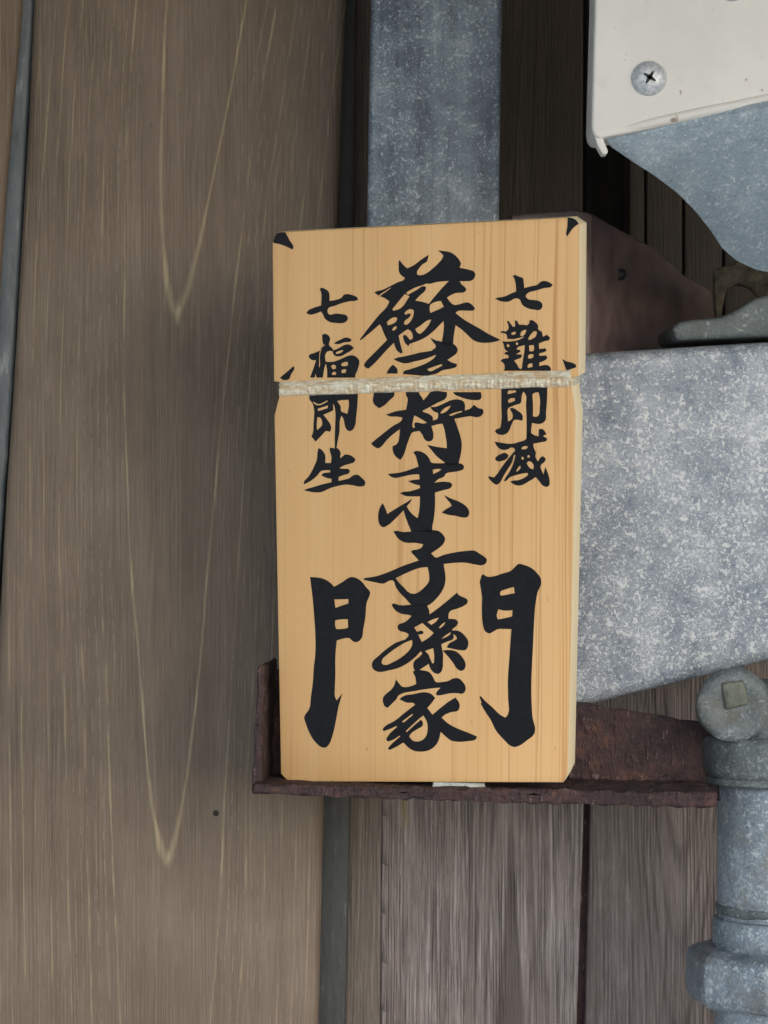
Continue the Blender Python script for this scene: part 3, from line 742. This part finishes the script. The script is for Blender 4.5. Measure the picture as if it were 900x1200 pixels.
# ------------------------------------------------------------------ brown block behind the plaque's upper right corner
bb = tag(empty('timber_block'), 'dark brown painted block with a small hole behind the plaque corner', 'block')
top = [P(600, 251, .020), P(672, 245, .020), P(692, 249, .020), P(762, 288, .075), P(800, 322, .10), P(846, 349, .125)]
bot = [P(600, 470, .020), P(672, 470, .020), P(692, 470, .020), P(762, 470, .075), P(800, 470, .10), P(846, 470, .125)]
bm = bmesh.new()
T_ = [bm.verts.new(p) for p in top]; B_ = [bm.verts.new(p) for p in bot]
T2 = [bm.verts.new(Vector((p.x, .15, p.z - .0 )) ) for p in top]; B2 = [bm.verts.new(Vector((p.x, .15, p.z))) for p in bot]
for i in range(5):
    bm.faces.new((T_[i], T_[i + 1], B_[i + 1], B_[i]))
    bm.faces.new((T_[i], T2[i], T2[i + 1], T_[i + 1]))
    bm.faces.new((B_[i], B_[i + 1], B2[i + 1], B2[i]))
    bm.faces.new((T2[i], B2[i], B2[i + 1], T2[i + 1]))
bm.faces.new((T_[0], B_[0], B2[0], T2[0])); bm.faces.new((T_[5], T2[5], B2[5], B_[5]))
bmesh.ops.recalc_face_normals(bm, faces=bm.faces)
bmesh.ops.bevel(bm, geom=[e for e in bm.edges if T_[2] in e.verts or T_[1] in e.verts], offset=.0012, segments=3, profile=.5, affect='EDGES')
mesh_obj('body', bm, M['brown'], bb, 25)
hb = lathe_bm([(.0022, -.0012), (.0018, -.0018), (.0004, -.001)], P(727, 322, .0465), 'Y', 18)
mesh_obj('hole_shade', hb, M['dark'], bb, 50)  # dark raised disc stands in for the shade inside the hole

# ------------------------------------------------------------------ casting on top of the arm, right edge
fl = slab('pipe_flange', [(787, 384), (795, 377), (818, 374), (842, 372), (858, 366), (872, 357), (886, 349), (905, 345), (1100, 340), (1100, 385), (900, 393), (792, 398)], .0, .05, M['cast'], None, .0022, 4, 50)
tag(fl, 'grey cast flange lying just above the galvanised arm at the right edge', 'flange')
co = slab('corroded_plate', [(840, 378), (836, 316), (870, 306), (1000, 300), (1000, 378), (893, 372), (890, 350), (880, 338), (866, 333), (852, 340), (847, 358), (846, 378)], .06, .004, M['beige'], None, .0008, 2)
roughen(co, .0006, 200, .004)
tag(co, 'corroded beige metal plate with a notch below the housing', 'plate')

# ------------------------------------------------------------------ pipework, lower right
pp = tag(empty('pipe_stack'), 'grey zinc pipe with plugged tee and large nut at the lower right edge', 'pipe')
YP = .0
kp = (YP - CAMY) / FPX
AX = P(906, 600, YP)
hz = lambda py: (600 - py) * kp
def turned(name, prof, mat, n=72):
    return mesh_obj(name, lathe_bm([(r * kp, hz(py)) for r, py in prof], Vector((AX.x, YP, 0)), 'Z', n), mat, pp, 40)
turned('pipe', [(62, 905), (65, 912), (65.5, 1050), (64, 1064), (64, 1110)], M['pipe'])
o = turned('collar', [(60, 858), (80, 862), (83, 868), (83, 898), (80, 906), (76, 908), (79, 911), (79, 915), (74, 918), (60, 919)], M['cast'])
roughen(o, .0004, 200, .006)
rg = turned('ring', [(64, 1057), (65.8, 1059), (66.8, 1063), (66, 1067), (64.5, 1069), (60, 1071)], M['cast'], 64)
roughen(rg, .0007, 260, .003)
turned('sleeve', [(60, 1073), (69, 1075), (71, 1079), (71, 1104), (68, 1112), (60, 1116)], M['pipe'])
# octagonal nut
bm = lathe_bm([(88 * kp, hz(1108)), (99 * kp, hz(1112)), (103 * kp, hz(1120)), (103 * kp, hz(1162)), (98 * kp, hz(1172)), (86 * kp, hz(1176))], Vector((AX.x, YP, 0)), 'Z', 8)
bmesh.ops.rotate(bm, verts=bm.verts, cent=(AX.x, YP, 0), matrix=__import__('mathutils').Matrix.Rotation(R(9), 3, 'Z'))
bmesh.ops.bevel(bm, geom=[e for e in bm.edges], offset=.0007, segments=2, profile=.5, affect='EDGES')
mesh_obj('nut', bm, M['pipe'], pp, 30)
turned('lower_pipe', [(60, 1170), (69, 1178), (69, 1500)], M['pipe'])
# tee body with a boss facing the camera, closed by a square plug
turned('tee_body', [(40, 798), (64, 803), (70, 812), (72, 850), (66, 864)], M['cast'])
bc = P(861, 827, -.022)
kb_ = (-.022 - CAMY) / FPX
bm = lathe_bm([(r * kb_, h) for r, h in ((24, .02), (40, .008), (44.5, .003), (42, .0008), (36, 0), (26, -.0002), (23, .0004), (2, .0008))], bc, 'Y', 48)
roughen(mesh_obj('boss', bm, M['cast'], pp, 45), .0006, 190, .004)
plug = [(844, 800), (872, 796), (879, 826), (850, 833)]
fr = [P(a, b, -.0228) for a, b in plug]
mesh_obj('square_plug', prism_bm(fr, [p + Vector((0, .01, 0)) for p in fr], .0012, 3), M['plug'], pp, 50)
